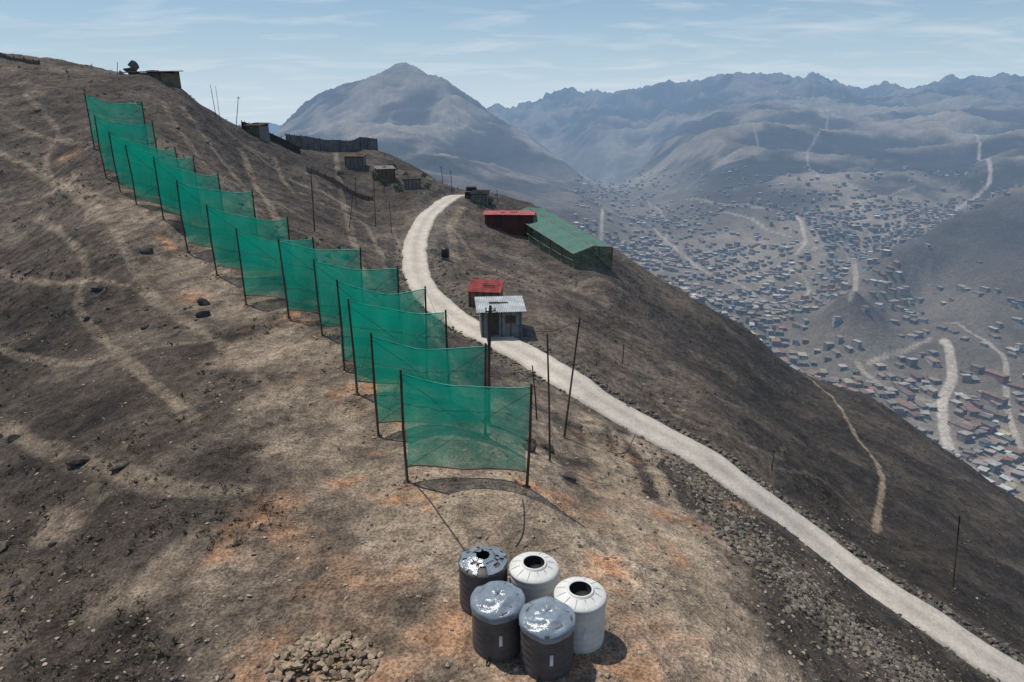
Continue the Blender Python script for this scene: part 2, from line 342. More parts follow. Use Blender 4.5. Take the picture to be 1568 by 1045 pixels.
TR=[trail([(1235,580),(1285,620),(1308,665),(1332,695),(1350,735),(1345,780),(1340,815)],.22,.8),
 trail([(905,640),(925,700),(955,780),(980,860),(1000,900)],.5,.8),
 trail([(965,650),(1010,740),(1060,850),(1080,950)],.3,.8),trail([(940,660),(975,760),(1020,860),(1040,960)],.3,.8),
 trail([(0,240),(60,270),(110,300),(150,330)],.25,.45),trail([(150,330),(200,400),(240,460),(330,520),(420,600)],.25,.4),
 trail([(0,330),(60,310),(120,280),(80,290),(170,320)],.2,.4),trail([(0,650),(120,700),(250,740),(380,745)],.3,.35),trail([(370,230),(385,270),(420,330),(450,390)],.3,.5),
 trail([(500,230),(520,280),(600,350)],.3,.4),trail([(560,330),(500,300),(440,270),(380,230)],.3,.45),trail([(700,400),(690,350),(710,320)],.4,.4),
 trail([(840,440),(900,430),(960,450)],.3,.25),trail([(0,180),(60,210),(140,215)],.2,.4),trail([(40,150),(90,200),(70,260),(110,300)],.2,.4),
 trail([(280,170),(330,230),(400,300),(470,340)],.25,.4),trail([(250,160),(300,230),(370,290),(390,330)],.25,.35),trail([(0,420),(80,440),(160,430),(250,460)],.2,.35),
 trail([(0,540),(110,560),(200,540),(330,520)],.2,.35),trail([(420,240),(450,300),(540,330),(590,400)],.25,.4),trail([(60,340),(130,400),(120,470),(200,560),(300,640)],.2,.35),
 trail([(700,360),(730,400),(800,430),(860,470)],.25,.25),trail([(1180,720),(1260,740),(1340,810)],.16,.25),trail([(1000,600),(1060,650),(1180,700),(1200,690)],.16,.25)]
FT=[trail([(1440,545),(1455,590),(1440,630),(1452,690)],2.8,.9),trail([(1215,340),(1232,375),(1220,397)],2.0,.7),trail([(922,335),(920,380)],2.0,.7),
 trail([(1490,228),(1512,285),(1492,315),(1440,347)],2.4,.65),trail([(1400,506),(1480,520),(1530,570),(1540,640),(1568,700)],1.7,.55),trail([(1330,562),(1400,552),(1420,540)],1.7,.5),
 trail([(1230,395),(1290,400),(1310,430),(1300,470)],1.8,.5),trail([(1100,330),(1160,350),(1215,370)],1.8,.5),trail([(1000,360),(1060,400),(1130,440),(1200,470)],1.8,.5),
 trail([(1310,560),(1360,610),(1440,630)],1.8,.4),trail([(930,330),(1040,310),(1150,330),(1300,330),(1400,300)],2,.4),trail([(1290,165),(1240,170),(1130,160)],5,.5),trail([(1380,170),(1480,185),(1568,190)],5,.5),
 trail([(1240,155),(1265,200),(1235,240),(1250,290)],2.2,.35),trail([(1050,290),(1100,260),(1160,235),(1130,210)],2.2,.3),trail([(1200,410),(1240,440),(1180,500)],1.8,.45),trail([(980,300),(1020,340),(1010,400)],1.8,.35)]
def gcol(x,y,z,rd):
    r=np.hypot(x,y)
    u=fbm(x,y,6,5,51);u2=fbm(x,y,1.2,4,52);u3=fbm(x,y,26,4,53);u4=fbm(x,y,3,5,57)
    dark=np.array([.064,.052,.043]);mid=np.array([.130,.104,.080])
    t=np.clip(.42+1.2*u+.7*u3+.45*u2,0,1)[:,None]
    c=dark*(1-t)+mid*t
    k=(ss(.14,.40,u4)*.5)[:,None];c=c*(1-k)+np.array([.038,.034,.031])*k
    right=ss(2,14,x-(y*.12+4))*ss(20,40,r)*(1-ss(200,400,r))
    c=c*(1-.36*right[:,None])
    near=r<75
    pm=np.zeros_like(r);om=np.zeros_like(r)
    xn,yn=x[near]+1.8*fbm(x[near],y[near],2.5,5,61),y[near]+1.8*fbm(x[near],y[near],2.5,5,62)
    a=np.zeros(near.sum());b=a.copy();dk=a.copy()
    for (bx,by,R,w) in PALE: a=np.maximum(a,w*(1-ss(.5,1.2,np.hypot(xn-bx,yn-by)/R)))
    for (bx,by,R,w) in ORNG: b=np.maximum(b,w*(1-ss(.2,1.1,np.hypot(xn-bx,yn-by)/R)))
    for (bx,by,R) in DARK: dk=np.maximum(dk,1-ss(.4,1.2,np.hypot(xn-bx,yn-by)/R))
    cn=c[near];cn*=(1-.34*dk[:,None]);c[near]=cn
    pm[near]=a;om[near]=b
    pm=np.clip(pm*(.88+.7*u2+.35*u),0,1);om=np.clip(om*(.8+1.4*u2),0,1)
    pale=np.array([.285,.222,.165]);org=np.array([.40,.215,.118])
    c=c*(1-pm[:,None])+pale*pm[:,None]
    om=om*.8
    c=c*(1-om[:,None])+org*om[:,None]
    # spoil beside the road
    sp=(1-ss(HW+.5,HW+3.0,rd+1.0*u))[:,None]*.55
    c=c*(1-sp)+np.array([.14,.122,.10])*sp
    # trails
    nm=r<160
    for pl,w,s in TR:
        d,_=dist_poly(x[nm],y[nm],pl,False)
        k=(s*(1-ss(w*.6,w*1.7,d+.22*u2[nm])))[:,None]
        c[nm]=c[nm]*(1-k)+np.array([.30,.235,.17])*k
    fm=(r>300)
    if fm.any():
        xf,yf,zf=x[fm],y[fm],z[fm];rf=r[fm]
        q=fbm(xf,yf,260,6,71)
        wx=xf+90*fbm(xf,yf,500,3,21);wy=yf+90*fbm(xf,yf,500,3,22)
        q2=.75*ridge(wx,wy,260,6,35)+.4*ridge(xf+60*q,yf,120,5,73)  # pale ridges, dark gullies: rock tone plus relief shading put into the colour
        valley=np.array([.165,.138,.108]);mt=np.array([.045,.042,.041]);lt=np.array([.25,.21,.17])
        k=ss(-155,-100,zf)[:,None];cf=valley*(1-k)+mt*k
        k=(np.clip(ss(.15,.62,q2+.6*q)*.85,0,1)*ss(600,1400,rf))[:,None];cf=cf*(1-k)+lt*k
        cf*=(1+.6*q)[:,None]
        for pl,w,s in FT:
            d,_=dist_poly(xf,yf,pl,False);k=(s*(1-ss(w*.7,w*1.5,d)))[:,None];cf=cf*(1-k)+np.array([.42,.37,.31])*k
        # bare dark rocky spurs rising through the town
        for (cu,cv,cd,R) in ((1300,475,565,75),(1450,385,700,150),(1540,350,700,130)):
            g=P(cu,cv,cd);k=np.clip(1-np.hypot(xf-g[0],yf-g[1])/R+.5*q,0,1)[:,None]*.6;cf=cf*(1-k)+np.array([.05,.046,.042])*k
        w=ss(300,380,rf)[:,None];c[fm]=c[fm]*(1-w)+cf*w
    return np.clip(c,.01,.8)
# ------------------------------------------------------------------ terrain sheet
th=np.concatenate([np.linspace(-math.pi,-.9,90,endpoint=False),np.linspace(-.9,.9,1100),np.linspace(.9,math.pi,90)[1:]])
rr=np.exp(np.concatenate([np.linspace(math.log(.5),math.log(8),30,endpoint=False),np.linspace(math.log(8),math.log(160),600,endpoint=False),np.linspace(math.log(160),math.log(14000),580)]))
TH,RR=np.meshgrid(th,rr);X=(RR*np.sin(TH)).ravel();Y=(RR*np.cos(TH)).ravel()
Z,RD=H(X,Y,True)
COL=gcol(X,Y,Z,RD)
a,b=RR.shape;idx=np.arange(a*b).reshape(a,b)
Fq=np.stack([idx[:-1,:-1],idx[:-1,1:],idx[1:,1:],idx[1:,:-1]],-1).reshape(-1,4)[:,::-1]
npmesh('hillside_terrain',np.stack([X,Y,Z],1),Fq,COL,M_ground,True)
print('terrain',time.time()-T0)
# ------------------------------------------------------------------ road
fine=smooth_poly(RC,6);k=len(fine)
tan=np.gradient(fine[:,:2],axis=0);tan/=np.linalg.norm(tan,axis=1)[:,None];nor=np.stack([-tan[:,1],tan[:,0]],1)
arc=np.concatenate([[0],np.cumsum(np.linalg.norm(np.diff(fine[:,:2],axis=0),axis=1))])
wl=HW*(1+.16*fbm(arc,arc*0,2.2,4,5));wr=HW*(1+.16*fbm(arc,arc*0+9,2.2,4,6))
cs=np.linspace(-1,1,17);V=[];CC=[]
for i in range(k):
    p=fine[i]
    for c in cs:
        wv=wl[i] if c<0 else wr[i]
        x=p[0]+nor[i,0]*c*wv;y=p[1]+nor[i,1]*c*wv
        rut=-.03*math.exp(-((abs(c)-.5)/.14)**2)
        zz=p[2]+.0+rut+.02*(1-c*c)-(.13 if abs(c)>.99 else 0)
        V.append((x,y,zz))
        s=1-.14*math.exp(-(c/.2)**2)-.35*max(0,abs(c)-.75)/.25+.08*math.exp(-((abs(c)-.5)/.16)**2)
        CC.append((.49*s,.44*s,.38*s))
V=np.array(V);idx=np.arange(k*17).reshape(k,17)
Fr=np.stack([idx[:-1,:-1],idx[1:,:-1],idx[1:,1:],idx[:-1,1:]],-1).reshape(-1,4)[:,::-1]
npmesh('dirt_road',V,Fr,np.array(CC),M_road,True)
# ------------------------------------------------------------------ rocks
def ico(sub,seed):
    bm=bmesh.new();bmesh.ops.create_icosphere(bm,subdivisions=sub,radius=1)
    v=np.array([q.co[:] for q in bm.verts]);f=np.array([[w.index for w in q.verts] for q in bm.faces]);bm.free()
    g=np.random.default_rng(seed)
    for _ in range(7):
        nrm=g.normal(size=3);nrm/=np.linalg.norm(nrm);d=v@nrm;lim=g.uniform(.35,.75);v=v-np.outer(np.maximum(d-lim,0),nrm)
    return v*(1+g.uniform(-.08,.08,(len(v),1))),f
def rocks(name,pts,size,colbase,sub=1,flat=.6,sink=.25,seed=1,cvar=.35,mat=None):
    g=np.random.default_rng(seed);pts=np.asarray(pts);n=len(pts);VV=[];FF=[];CO=[];o=0
    for k in range(8):
        v,f=ico(sub,seed*10+k);sel=np.where(np.arange(n)%8==k)[0]
        for i in sel:
            s=size[i];sc3=np.array([1,g.uniform(.55,.95),flat*g.uniform(.6,1.2)])*s
            a=g.uniform(0,6.28);t=g.uniform(-.4,.4);w=v*sc3
            ct,st=math.cos(t),math.sin(t);w=np.stack([w[:,0],w[:,1]*ct-w[:,2]*st,w[:,1]*st+w[:,2]*ct],1)
            ca,sa=math.cos(a),math.sin(a);w=np.stack([w[:,0]*ca-w[:,1]*sa,w[:,0]*sa+w[:,1]*ca,w[:,2]],1)
            VV.append(w+pts[i]+np.array([0,0,sc3[2]*(1-2*sink)*.5]));FF.append(f+o);o+=len(v)
            CO.append(np.tile(np.array(colbase)*g.uniform(1-cvar,1+cvar)*np.array([1,g.uniform(.93,1.02),g.uniform(.85,1.02)]),(len(v),1)))
    return npmesh(name,np.concatenate(VV),np.concatenate(FF),np.concatenate(CO),mat or M_rock,False)
def onground(x,y): return np.stack([x,y,H(x,y)],1)
# scattered pebbles over the near slopes
N=10000;r=np.exp(rng.uniform(math.log(9),math.log(45),N));t=rng.uniform(-.85,.85,N);x=r*np.sin(t);y=r*np.cos(t)
m=(fbm(x,y,3,3,91)+rng.uniform(-.5,.5,N)>-.1)&(dist_poly(x,y,RC,False)[0]>HW+.1)
x,y=x[m],y[m];rocks('scattered_stones',onground(x,y),.02+.09*rng.random(len(x))**4,(.27,.225,.18),1,seed=2,cvar=.6)
# bigger dark outcrop rocks on the slopes
N=900;r=np.exp(rng.uniform(math.log(20),math.log(85),N));t=rng.uniform(-.8,.1,N);x=r*np.sin(t);y=r*np.cos(t)
dn=np.min([np.hypot(x-P(q[0],q[1],q[3])[0]-1.6,y-P(q[0],q[1],q[3])[1]) for q in NETS],axis=0)
m=(fbm(x,y,9,3,95)>.08)&(dist_poly(x,y,RC,False)[0]>HW+1)&(dn>3.5);x,y=x[m],y[m]
rocks('rock_outcrops',onground(x,y),.08+.42*rng.random(len(x))**3,(.085,.074,.062),2,seed=3)
# roadside berm of stones
L=[];S=[]
for i in range(4600):
    j=rng.integers(0,len(fine)-1);p=fine[j]
    if np.hypot(p[0],p[1])>70: continue
    side=1 if rng.random()<.6 else -1
    if p[0]>3: side=1 if rng.random()<.25 else -1
    off=HW-.05+abs(rng.normal(0,.5));L.append((p[0]+nor[j,0]*side*off+rng.normal(0,.12),p[1]+nor[j,1]*side*off+rng.normal(0,.12)));S.append(.03+.22*rng.random()**3)
L=np.array(L);rocks('roadside_stone_berm',onground(L[:,0],L[:,1]),S,(.125,.113,.098),1,seed=4,cvar=.5)
# spoil slope below the track
pp=[sight(*q) for q in ((1060,720),(1130,800),(1190,870),(1250,930),(1330,990),(1420,1045),(1500,1100))];pp=smooth_poly(pp,6)
L=[];S=[]
for i in range(8500):
    p=pp[rng.integers(0,len(pp))];L.append((p[0]+rng.normal(0,1.2)-.3,p[1]+rng.normal(0,1.3)));S.append(.025+.17*rng.random()**3.5)
L=np.array(L);m=dist_poly(L[:,0],L[:,1],RC,False)[0]>HW+.2
rocks('rubble_slope',onground(L[m,0],L[m,1]),np.array(S)[m],(.145,.13,.11),1,seed=5,cvar=.6)
# stone pile at lower left
c=sight(495,1015);L=[];S=[]
for i in range(300):
    a=rng.uniform(0,6.28);q=rng.random()**.6
    x=c[0]+1.1*q*math.cos(a)*1.1;y=c[1]+.8*q*math.sin(a)
    L.append((x,y,0));S.append(rng.uniform(.05,.17));
L=np.array(L);hz=H(L[:,0],L[:,1]);q=np.hypot((L[:,0]-c[0])/1.15,(L[:,1]-c[1])/.85)
L[:,2]=hz+np.maximum(0,1-q)*.36*rng.uniform(.4,1,len(L))
rocks('stone_pile',L,S,(.26,.205,.15),1,flat=.45,seed=6,cvar=.45)
print('rocks',time.time()-T0)
# dry scrub mass
N=16000;r=np.exp(rng.uniform(math.log(12),math.log(120),N));t=rng.uniform(-.8,.8,N);x=r*np.sin(t);y=r*np.cos(t)
pm=np.zeros(N)
for (bx,by,R,w) in PALE: pm=np.maximum(pm,1-np.hypot(x-bx,y-by)/(R*1.0))
m=(pm<=.1)&(fbm(x,y,5,3,97)+rng.normal(0,.35,N)>.1)&(dist_poly(x,y,RC,False)[0]>HW+.5);x,y=x[m],y[m];base_p=onground(x,y)
K=9;VV=[];CO=[]
for i,p in enumerate(base_p):
    s=rng.uniform(.04,.12)*(1+.013*math.hypot(p[0],p[1]));ctr_=p+np.concatenate([rng.normal(0,.5*s,(K,2)),rng.uniform(0,.5*s,(K,1))],1)
    d=rng.normal(size=(K,3))*s*.4;e=rng.normal(size=(K,3))*s*.25
    VV.append(np.stack([ctr_-d,ctr_+e,ctr_+d],1).reshape(-1,3))
    g=rng.random();CO.append(np.tile(np.array([.07+.06*g,.063+.045*g,.042+.03*g]),(K*3,1)))
VV=np.concatenate(VV);npmesh('dry_scrub',VV,np.arange(len(VV)).reshape(-1,3),np.concatenate(CO),M_scrub)
# green shrubs around the upper settlement
sh=[(600,262,105),(622,272,104),(640,282,103),(590,280,100),(655,292,101),(520,262,98),(735,318,97),(750,300,99),(610,290,98),(575,268,101),(650,270,108),(385,198,89)]
for (u_,v_,d_) in sh:
    g=P(u_,v_,d_);g[2]=h1(g[0],g[1]);b=B();R=rng.uniform(.5,1.0)
    for _ in range(5):
        e_=g+np.array([rng.normal(0,R*.4),rng.normal(0,R*.4),R*rng.uniform(.6,1)]);b.tube([g-[0,0,.1],(g+e_)/2+rng.normal(0,.05,3),e_],[.03,.02,.01],4,1,(.1,.08,.05))
    for _ in range(260):
        q=rng.normal(size=3);q/=np.linalg.norm(q);q*=R*rng.uniform(.4,1)*np.array([1,1,.7]);c_=g+q+np.array([0,0,R*.65]);d1=rng.normal(size=3)*R*.11;d2=rng.normal(size=3)*R*.11
        b.add([c_-d1,c_+d2,c_+d1],[(0,1,2)],0,tuple(np.array([.05,.085,.03])*rng.uniform(.6,1.4)))
    b.make('shrub',[M_scrub,M_post],g)
# ------------------------------------------------------------------ fog nets
for ni,nn in enumerate(NETS):
    Lb=P(nn[0],nn[1],nn[3]);Lt=P(nn[0],nn[2],nn[3]);Rb=P(nn[4],nn[6],nn[7]);Rt=P(nn[4],nn[5],nn[7])
    Lb[2]=h1(Lb[0],Lb[1]);Rb[2]=h1(Rb[0],Rb[1])
    hl=Lt[2]-Lb[2];hr=Rt[2]-Rb[2]
    # posts upright with a slight lean
    Lt=Lb+np.array([rng.normal(0,.06),rng.normal(0,.08),hl]);Rt=Rb+np.array([rng.normal(0,.06),rng.normal(0,.08),hr])
    b=B()
    for q0,q1 in ((Lb,Lt),(Rb,Rt)):
        b.tube([q0-[0,0,.3],(q0+q1)/2+rng.normal(0,.03,3),q1+[0,0,.10]],[.048,.043,.034],8,0)
        b.add(*(lambda v,f:(v*.16*np.array([1,1,.5])+q0,[tuple(t) for t in f]))(*ico(1,ni+3)),0)
    nu,nv=40,20;Gd=np.zeros((nu,nv,3));sag=rng.uniform(.22,.42);bel=rng.uniform(.35,.7);ph=rng.uniform(0,6)
    dirn=(Rt-Lt);dirn[2]=0;w_=np.linalg.norm(dirn);dirn/=w_;per=np.array([-dirn[1],dirn[0],0])
    for i in range(nu):
        s=i/(nu-1);top=Lt*(1-s)+Rt*s;bot=Lb*(1-s)+Rb*s
        top=top-np.array([0,0,sag*4*s*(1-s)*(1+.2*math.sin(7*s+ph))]);bot=bot+np.array([0,0,.55-.12*4*s*(1-s)+.02*math.sin(11*s+ph)])
        for j in range(nv):
            t=j/(nv-1);p=bot*(1-t)+top*t
            edge=.06*math.sin(6*t+ph)*((1-s)**6-s**6)
            p=p+per*(bel*(4*s*(1-s))**.8*(.6+.4*math.sin(math.pi*t))+.03*math.sin(9*s+5*t+ph)+.015*math.sin(23*s-4*t+ph)+.01*math.sin(41*s+9*t))+dirn*edge
            Gd[i,j]=p
    b.grid(Gd,1)
    b.tube([Gd[i,-1] for i in range(0,nu,3)],.018,5,2)
    b.tube([Gd[i,0]-[0,0,.02] for i in range(0,nu,3)],.026,6,3)
    # support wires through the mesh, diagonal braces behind it and guys to pegs
    for jj in (6,13): b.tube([Gd[i,jj]+per*.01 for i in range(0,nu,3)],.008,3,4)
    b.tube([Lt-[0,0,.15],(Lt+Rb)/2+per*(bel+.12),Rb+[0,0,.5]],.009,3,4);b.tube([Rt-[0,0,.15],(Rt+Lb)/2+per*(bel+.15),Lb+[0,0,.5]],.009,3,4)
    for q,sg_ in ((Lt,-1),(Rt,1)):
        b.tube([q,q+dirn*sg_*1.3+per*.6-[0,0,(hl if sg_<0 else hr)-.0]],.006,3,4)
    b.make('fog_catcher_net',[M_post,M_net,M_hem,M_gut,M_wire],Lb)
    L=[];
    for q in (Lb,Rb):
        for _ in range(14): L.append((q[0]+rng.normal(0,.3),q[1]+rng.normal(0,.24)))
    L=np.array(L);rocks('post_footing_stones',onground(L[:,0],L[:,1]),rng.uniform(.03,.12,len(L)),(.28,.19,.13),1,seed=20+ni)
# ------------------------------------------------------------------ water tanks
M_tw=plain('white_polyethylene',(.60,.60,.57),.5,.35,.12,2.5)
M_td=plain('dark_polyethylene',(.085,.08,.08),.5,.35,.25,2)
M_hole=plain('tank_interior',(.012,.012,.014),.7)
M_wrap=plain('clear_plastic_wrap',(.19,.23,.27),.16,.8,.18,4,.03)
M_lab=plain('paper_label',(.55,.6,.68),.6)
def tank(x,y,white,wrap,lid):
    z=h1(x,y)-.04;b=B();S=48
    prof=[(.50,0),(.545,.03),(.55,.06)]
    for i in range(6):
        q=.10+i*.165;prof+=[(.55,q),(.556,q+.03),(.556,q+.09),(.55,q+.12)]
    prof+=[(.55,1.10),(.568,1.12),(.572,1.15),(.55,1.18),(.48,1.21),(.38,1.245),(.31,1.265),(.29,1.27),(.285,1.31),(.25,1.315),(.24,1.30),(.24,1.10),(.05,1.08)]
    def lathe(pr,m,wob=0,cap=None):
        vs=[];fs=[]
        for (rr_,zz) in pr:
            for j in range(S):
                an=2*math.pi*j/S;w=1+wob*math.sin(an*7+zz*30)*.6+wob*math.sin(an*13+zz*11)
                vs.append((x+rr_*w*math.cos(an),y+rr_*w*math.sin(an),z+zz+(wob*1.6*math.sin(an*5+rr_*23)+wob*math.sin(an*3-rr_*40+x*9) if wob else 0)))
        for i in range(len(pr)-1):
            for j in range(S):
                j2=(j+1)%S;fs.append((i*S+j,i*S+j2,(i+1)*S+j2,(i+1)*S+j))
        b.add(vs,fs,m,(1,1,1),True)
    lathe(prof[:-2],0);lathe(prof[-3:],1)
    if wrap:
        lathe([(.574,1.03),(.578,1.09),(.585,1.15),(.57,1.19),(.50,1.225),(.42,1.25),(.35,1.29),(.30,1.335),(.2,1.345),(.1,1.33),(.02,1.335)],2,.013)
    for j in range(12):
        an=2*math.pi*j/12+.2
        b.tube([(x+q*math.cos(an),y+q*math.sin(an),z+zq) for q,zq in ((.32,1.262),(.42,1.236),(.53,1.19))],.012,5,0)
    if lid: # torn film around the open mouth
        vs=[];fs=[];g_=np.random.default_rng(4)
        for q in range(5):
            for j in range(28):
                an=2*math.pi*j/28;rr_=.16+.1*q;vs.append((x+rr_*math.cos(an)*(1+g_.normal(0,.04)),y+rr_*math.sin(an)*(1+g_.normal(0,.04)),z+1.345-.035*q+g_.normal(0,.012)))
        for q in range(4):
            for j in range(28):
                if g_.random()<.2: continue
                j2=(j+1)%28;fs.append((q*28+j,q*28+j2,(q+1)*28+j2,(q+1)*28+j))
        b.add(vs,fs,2,(1,1,1),True)
    # label, outlet and level tube
    for (a0,w0,z0,z1) in ((-1.45,.12,.45,.72),):
        vs=[];nn_=6
        for k_ in range(nn_):
            an=a0+w0*(k_/(nn_-1)-.5)
            for zq in (z0,z1): vs.append((x+.567*math.cos(an),y+.567*math.sin(an),z+zq))
        b.add(vs,[(2*k_,2*k_+2,2*k_+3,2*k_+1) for k_ in range(nn_-1)],3)
    an=-1.9;b.tube([(x+.54*math.cos(an),y+.54*math.sin(an),z+.12),(x+.68*math.cos(an),y+.68*math.sin(an),z+.12),(x+.70*math.cos(an),y+.70*math.sin(an),z+.02)],.025,8,1)
    b.make('water_tank',[M_tw if white else M_td,M_hole,M_wrap,M_lab],(x,y,z))
tank(-.66,13.1,False,False,True);tank(.5,12.98,True,False,False);tank(-.3,11.86,False,True,False);tank(.72,11.36,False,True,False);tank(1.47,12.12,True,False,False)
# hoses
def hose(px,r=.02,name='water_hose'):
    p=smooth_poly([G(*q) for q in px],6)
    p[:,2]=H(p[:,0],p[:,1])+.015
    b=B();b.tube(p,r,6,0);b.make(name,[M_black],p[0])
hose([(635,742),(655,765),(680,800),(712,845),(722,862)])
hose([(800,765),(803,790),(800,820),(790,838)])
hose([(1010,640),(980,655),(960,690),(930,690)],.015)
# ------------------------------------------------------------------ poles
def pole(ub,vb,ut,vt,r=.06,cross=True,name='utility_pole'):
    q=G(ub,vb);d=proj(*q)[2];t=P(ut,vt,d);b=B()
    mid=(q+t)/2+rng.normal(0,.03,3)
    b.tube([q-[0,0,.4],q,mid,t],[r*1.1,r*1.05,r*.9,r*.7],8,0)
    if cross:
        b.tube([t+[-.2,0,-.25],t+[.2,.05,-.22]],r*.4,5,0)
        for s in (-.17,.17): b.tube([t+[s,0,-.22],t+[s,0,-.08]],.025,6,1)
    b.add(*(lambda v,f:(v*r*3*np.array([1,1,.4])+q,[tuple(k) for k in f]))(*ico(1,5)),0)
    b.make(name,[M_post,M_wire],q);return t
tp=[]
tp.append(pole(842,706,838,512,.04,False));tp.append(pole(864,668,888,487,.045))
pole(748,650,751,468,.075,True)
tp.append(pole(482,358,476,266,.06));pole(362,197,365,148,.05);pole(331,180,322,130,.04,False);pole(337,180,330,132,.03,False)
pole(1458,905,1470,790,.045);pole(1181,722,1186,690,.05,False);pole(575,345,572,262,.05);pole(545,312,544,272,.05);pole(692,292,690,262,.05);pole(678,287,675,255,.05)
pole(535,350,540,300,.04,False);pole(588,300,590,262,.05,False);pole(953,560,955,528,.04,False);pole(655,265,652,246,.04,False);pole(763,312,761,291,.05,False);pole(822,640,815,560,.035,False);pole(180,108,180,96,.04,False)
pole(872,345,873,325,.04,False);pole(600,362,596,310,.04,False)
def cable(a,bb,s=.8):
    pts=[np.array(a)*(1-t)+np.array(bb)*t-np.array([0,0,s*4*t*(1-t)]) for t in np.linspace(0,1,14)]
    q=B();q.tube(pts,.012,4,0);q.make('overhead_cable',[M_black],pts[0])
cable(tp[1],P(751,470,proj(*G(748,650))[2]))
# ------------------------------------------------------------------ buildings
def corr_roof(b,c,ax,ay,t,m,seg=28,amp=.03):
    """corrugated sheet centred at c spanning ax, ay (vectors, may be sloped)"""
    c=np.array(c,float);ax=np.array(ax,float);ay=np.array(ay,float)
    for dz in (0,t):
        Gd=np.zeros((seg*2+1,2,3))
        for i in range(seg*2+1):
            for j in range(2): Gd[i,j]=c+ax*(i/(seg*2)-.5)+ay*(j-.5)+np.array([0,0,dz+amp*(1 if i%2 else -1)])
        b.grid(Gd,m,(1,1,1),False)
def hut(name,c,yaw,w,l,h,wall,roof,slope=.25,over=.3,door=True,seed=0):
    c=np.array(c,float);ax=np.array([math.cos(yaw),math.sin(yaw),0]);ay=np.array([-math.sin(yaw),math.cos(yaw),0])
    e=empty(name,c);zs=[h1(*(c+ax*sx*w/2+ay*sy*l/2)[:2]) for sx in(-1,1) for sy in(-1,1)];z0=max(min(zs),c[2]-2.5);c[2]=max(zs)*.7+min(zs)*.3
    b=B();dep=c[2]-z0+.3
    zt=np.array([0,0,h+dep]);o=c-[0,0,dep]
    b.obox(o-ay*(l/2-.06),ax*w,ay*.12,zt,0);b.obox(o+ay*(l/2-.06),ax*w,ay*.12,zt+[0,0,slope],0)
    b.obox(o-ax*(w/2-.06),ax*.12,ay*(l-.25),zt,0);b.obox(o+ax*(w/2-.06),ax*.12,ay*(l-.25),zt,0)
    for k_ in np.linspace(-.45,.45,5): b.obox(o-ay*(l/2+.02)+ax*w*k_,ax*.05,ay*.035,zt-[0,0,.02],1)
    b.make('walls',[wall,M_post],c,e)
    b=B();corr_roof(b,c+[0,0,h+slope/2+.06],ax*(w+over*2),ay*(l+over*2)+np.array([0,0,slope*(1+2*over/l)]),.04,0)
    for q in range(3): # timbers holding the sheets down
        pq=c+[0,0,h+slope*.5+.14]+ax*rng.uniform(-.35,.35)*w+ay*rng.uniform(-.3,.3)*l;b.obox(pq,ax*rng.uniform(.3,.9),ay*.08,[0,0,.06],1)
    b.make('roof',[roof,M_post],c,e)
    if door:
        b=B();b.obox(c-ay*(l/2+.05)-ax*w*.2,ax*.75,ay*.05,[0,0,min(1.75,h-.1)],0);b.make('door',[M_black],c,e)
        b=B();b.obox(c-ay*(l/2+.05)+ax*w*.22+[0,0,h*.5],ax*.7,ay*.05,[0,0,h*.3],0);b.obox(c-ay*(l/2+.08)+ax*w*.22+[0,0,h*.65],ax*.7,ay*.03,[0,0,.04],1);b.make('window',[M_black,M_post],c,e)
M_red=plain('red_roof_sheet',(.36,.09,.085),.65,.3,.35,1.5);M_mar=plain('maroon_boards',(.11,.045,.04),.8);M_blue=plain('pale_blue_boards',(.17,.20,.23),.8)
M_zinc=plain('zinc_sheet',(.40,.43,.44),.5,.4,.25,1.5);M_wood=plain('weathered_planks',(.17,.135,.10),.9);M_tarp=plain('dark_tarp',(.05,.052,.05),.8);M_conc=plain('grey_block',(.19,.185,.18),.9)
M_green=plain('green_panel',(.05,.17,.12),.8)
g=P(780,338,92);hut('red_roof_house',(g[0],g[1],h1(g[0],g[1])),-.05,6.4,2.6,1.4,M_mar,M_red,.08)
g=P(744,459,53);hut('red_roof_hut',(g[0],g[1],h1(g[0],g[1])),-.15,2.4,1.7,.8,M_wood,M_red,.45,.12,door=False)
g=P(766,505,47.5);hut('pale_blue_house',(g[0],g[1]+.3,h1(g[0],g[1])),.1,2.8,2.3,1.6,M_blue,M_zinc,.25,.3)
g=P(243,158,79.5);hut('hilltop_shelter',(g[0],g[1],h1(g[0],g[1])),-.25,4.4,3,.7,M_wood,M_tarp,.2,.35,door=False)
for (u,v,d,w,m1,m2) in ((545,255,104,2.8,M_conc,M_wood),(590,272,102,2.6,M_wood,M_conc),(630,288,100,2.4,M_conc,M_tarp),(735,304,99,2.4,M_conc,M_tarp),(395,207,90,2.0,M_conc,M_wood)):
    g=P(u,v,d);hut('hillside_shack',(g[0],g[1],h1(g[0],g[1])),rng.uniform(-.4,.4),w,2.2,1.1,m1,m2,.25,.15,door=False)
# fences on the upper ridge
def fence(px,h,mat,name,np_=8):
    pts=[P(*q) for q in px];pl=smooth_poly(pts,5);z=H(pl[:,0],pl[:,1]);pl[:,2]=z;b=B()
    Gd=np.zeros((len(pl),3,3))
    for i,p in enumerate(pl):
        for j in range(3): Gd[i,j]=p+np.array([0,0.03*math.sin(i*2.1+j),-.2+(h+.2)*j/2+.05*math.sin(i*1.7)])
        b.tube([p-[0,0,.3],p+[0,.06,h+.15]],.05,6,1)
    b.grid(Gd,0);b.make(name,[mat,M_post],pl[0])
M_fence=plain('grey_fence_sheet',(.15,.155,.16),.9,.2,.3,1)
fence([(437,205,107),(480,214,111),(530,220,115),(578,226,118)],2.1,M_fence,'ridge_fence')
fence([(372,208,90),(410,222,93),(460,236,97)],1.0,M_tarp,'black_tarp_fence')
fence([(0,98,74),(60,97,76)],.4,M_wood,'summit_fence')
fence([(470,262,88),(520,272,92),(570,285,93)],.5,M_wood,'terrace_fence')
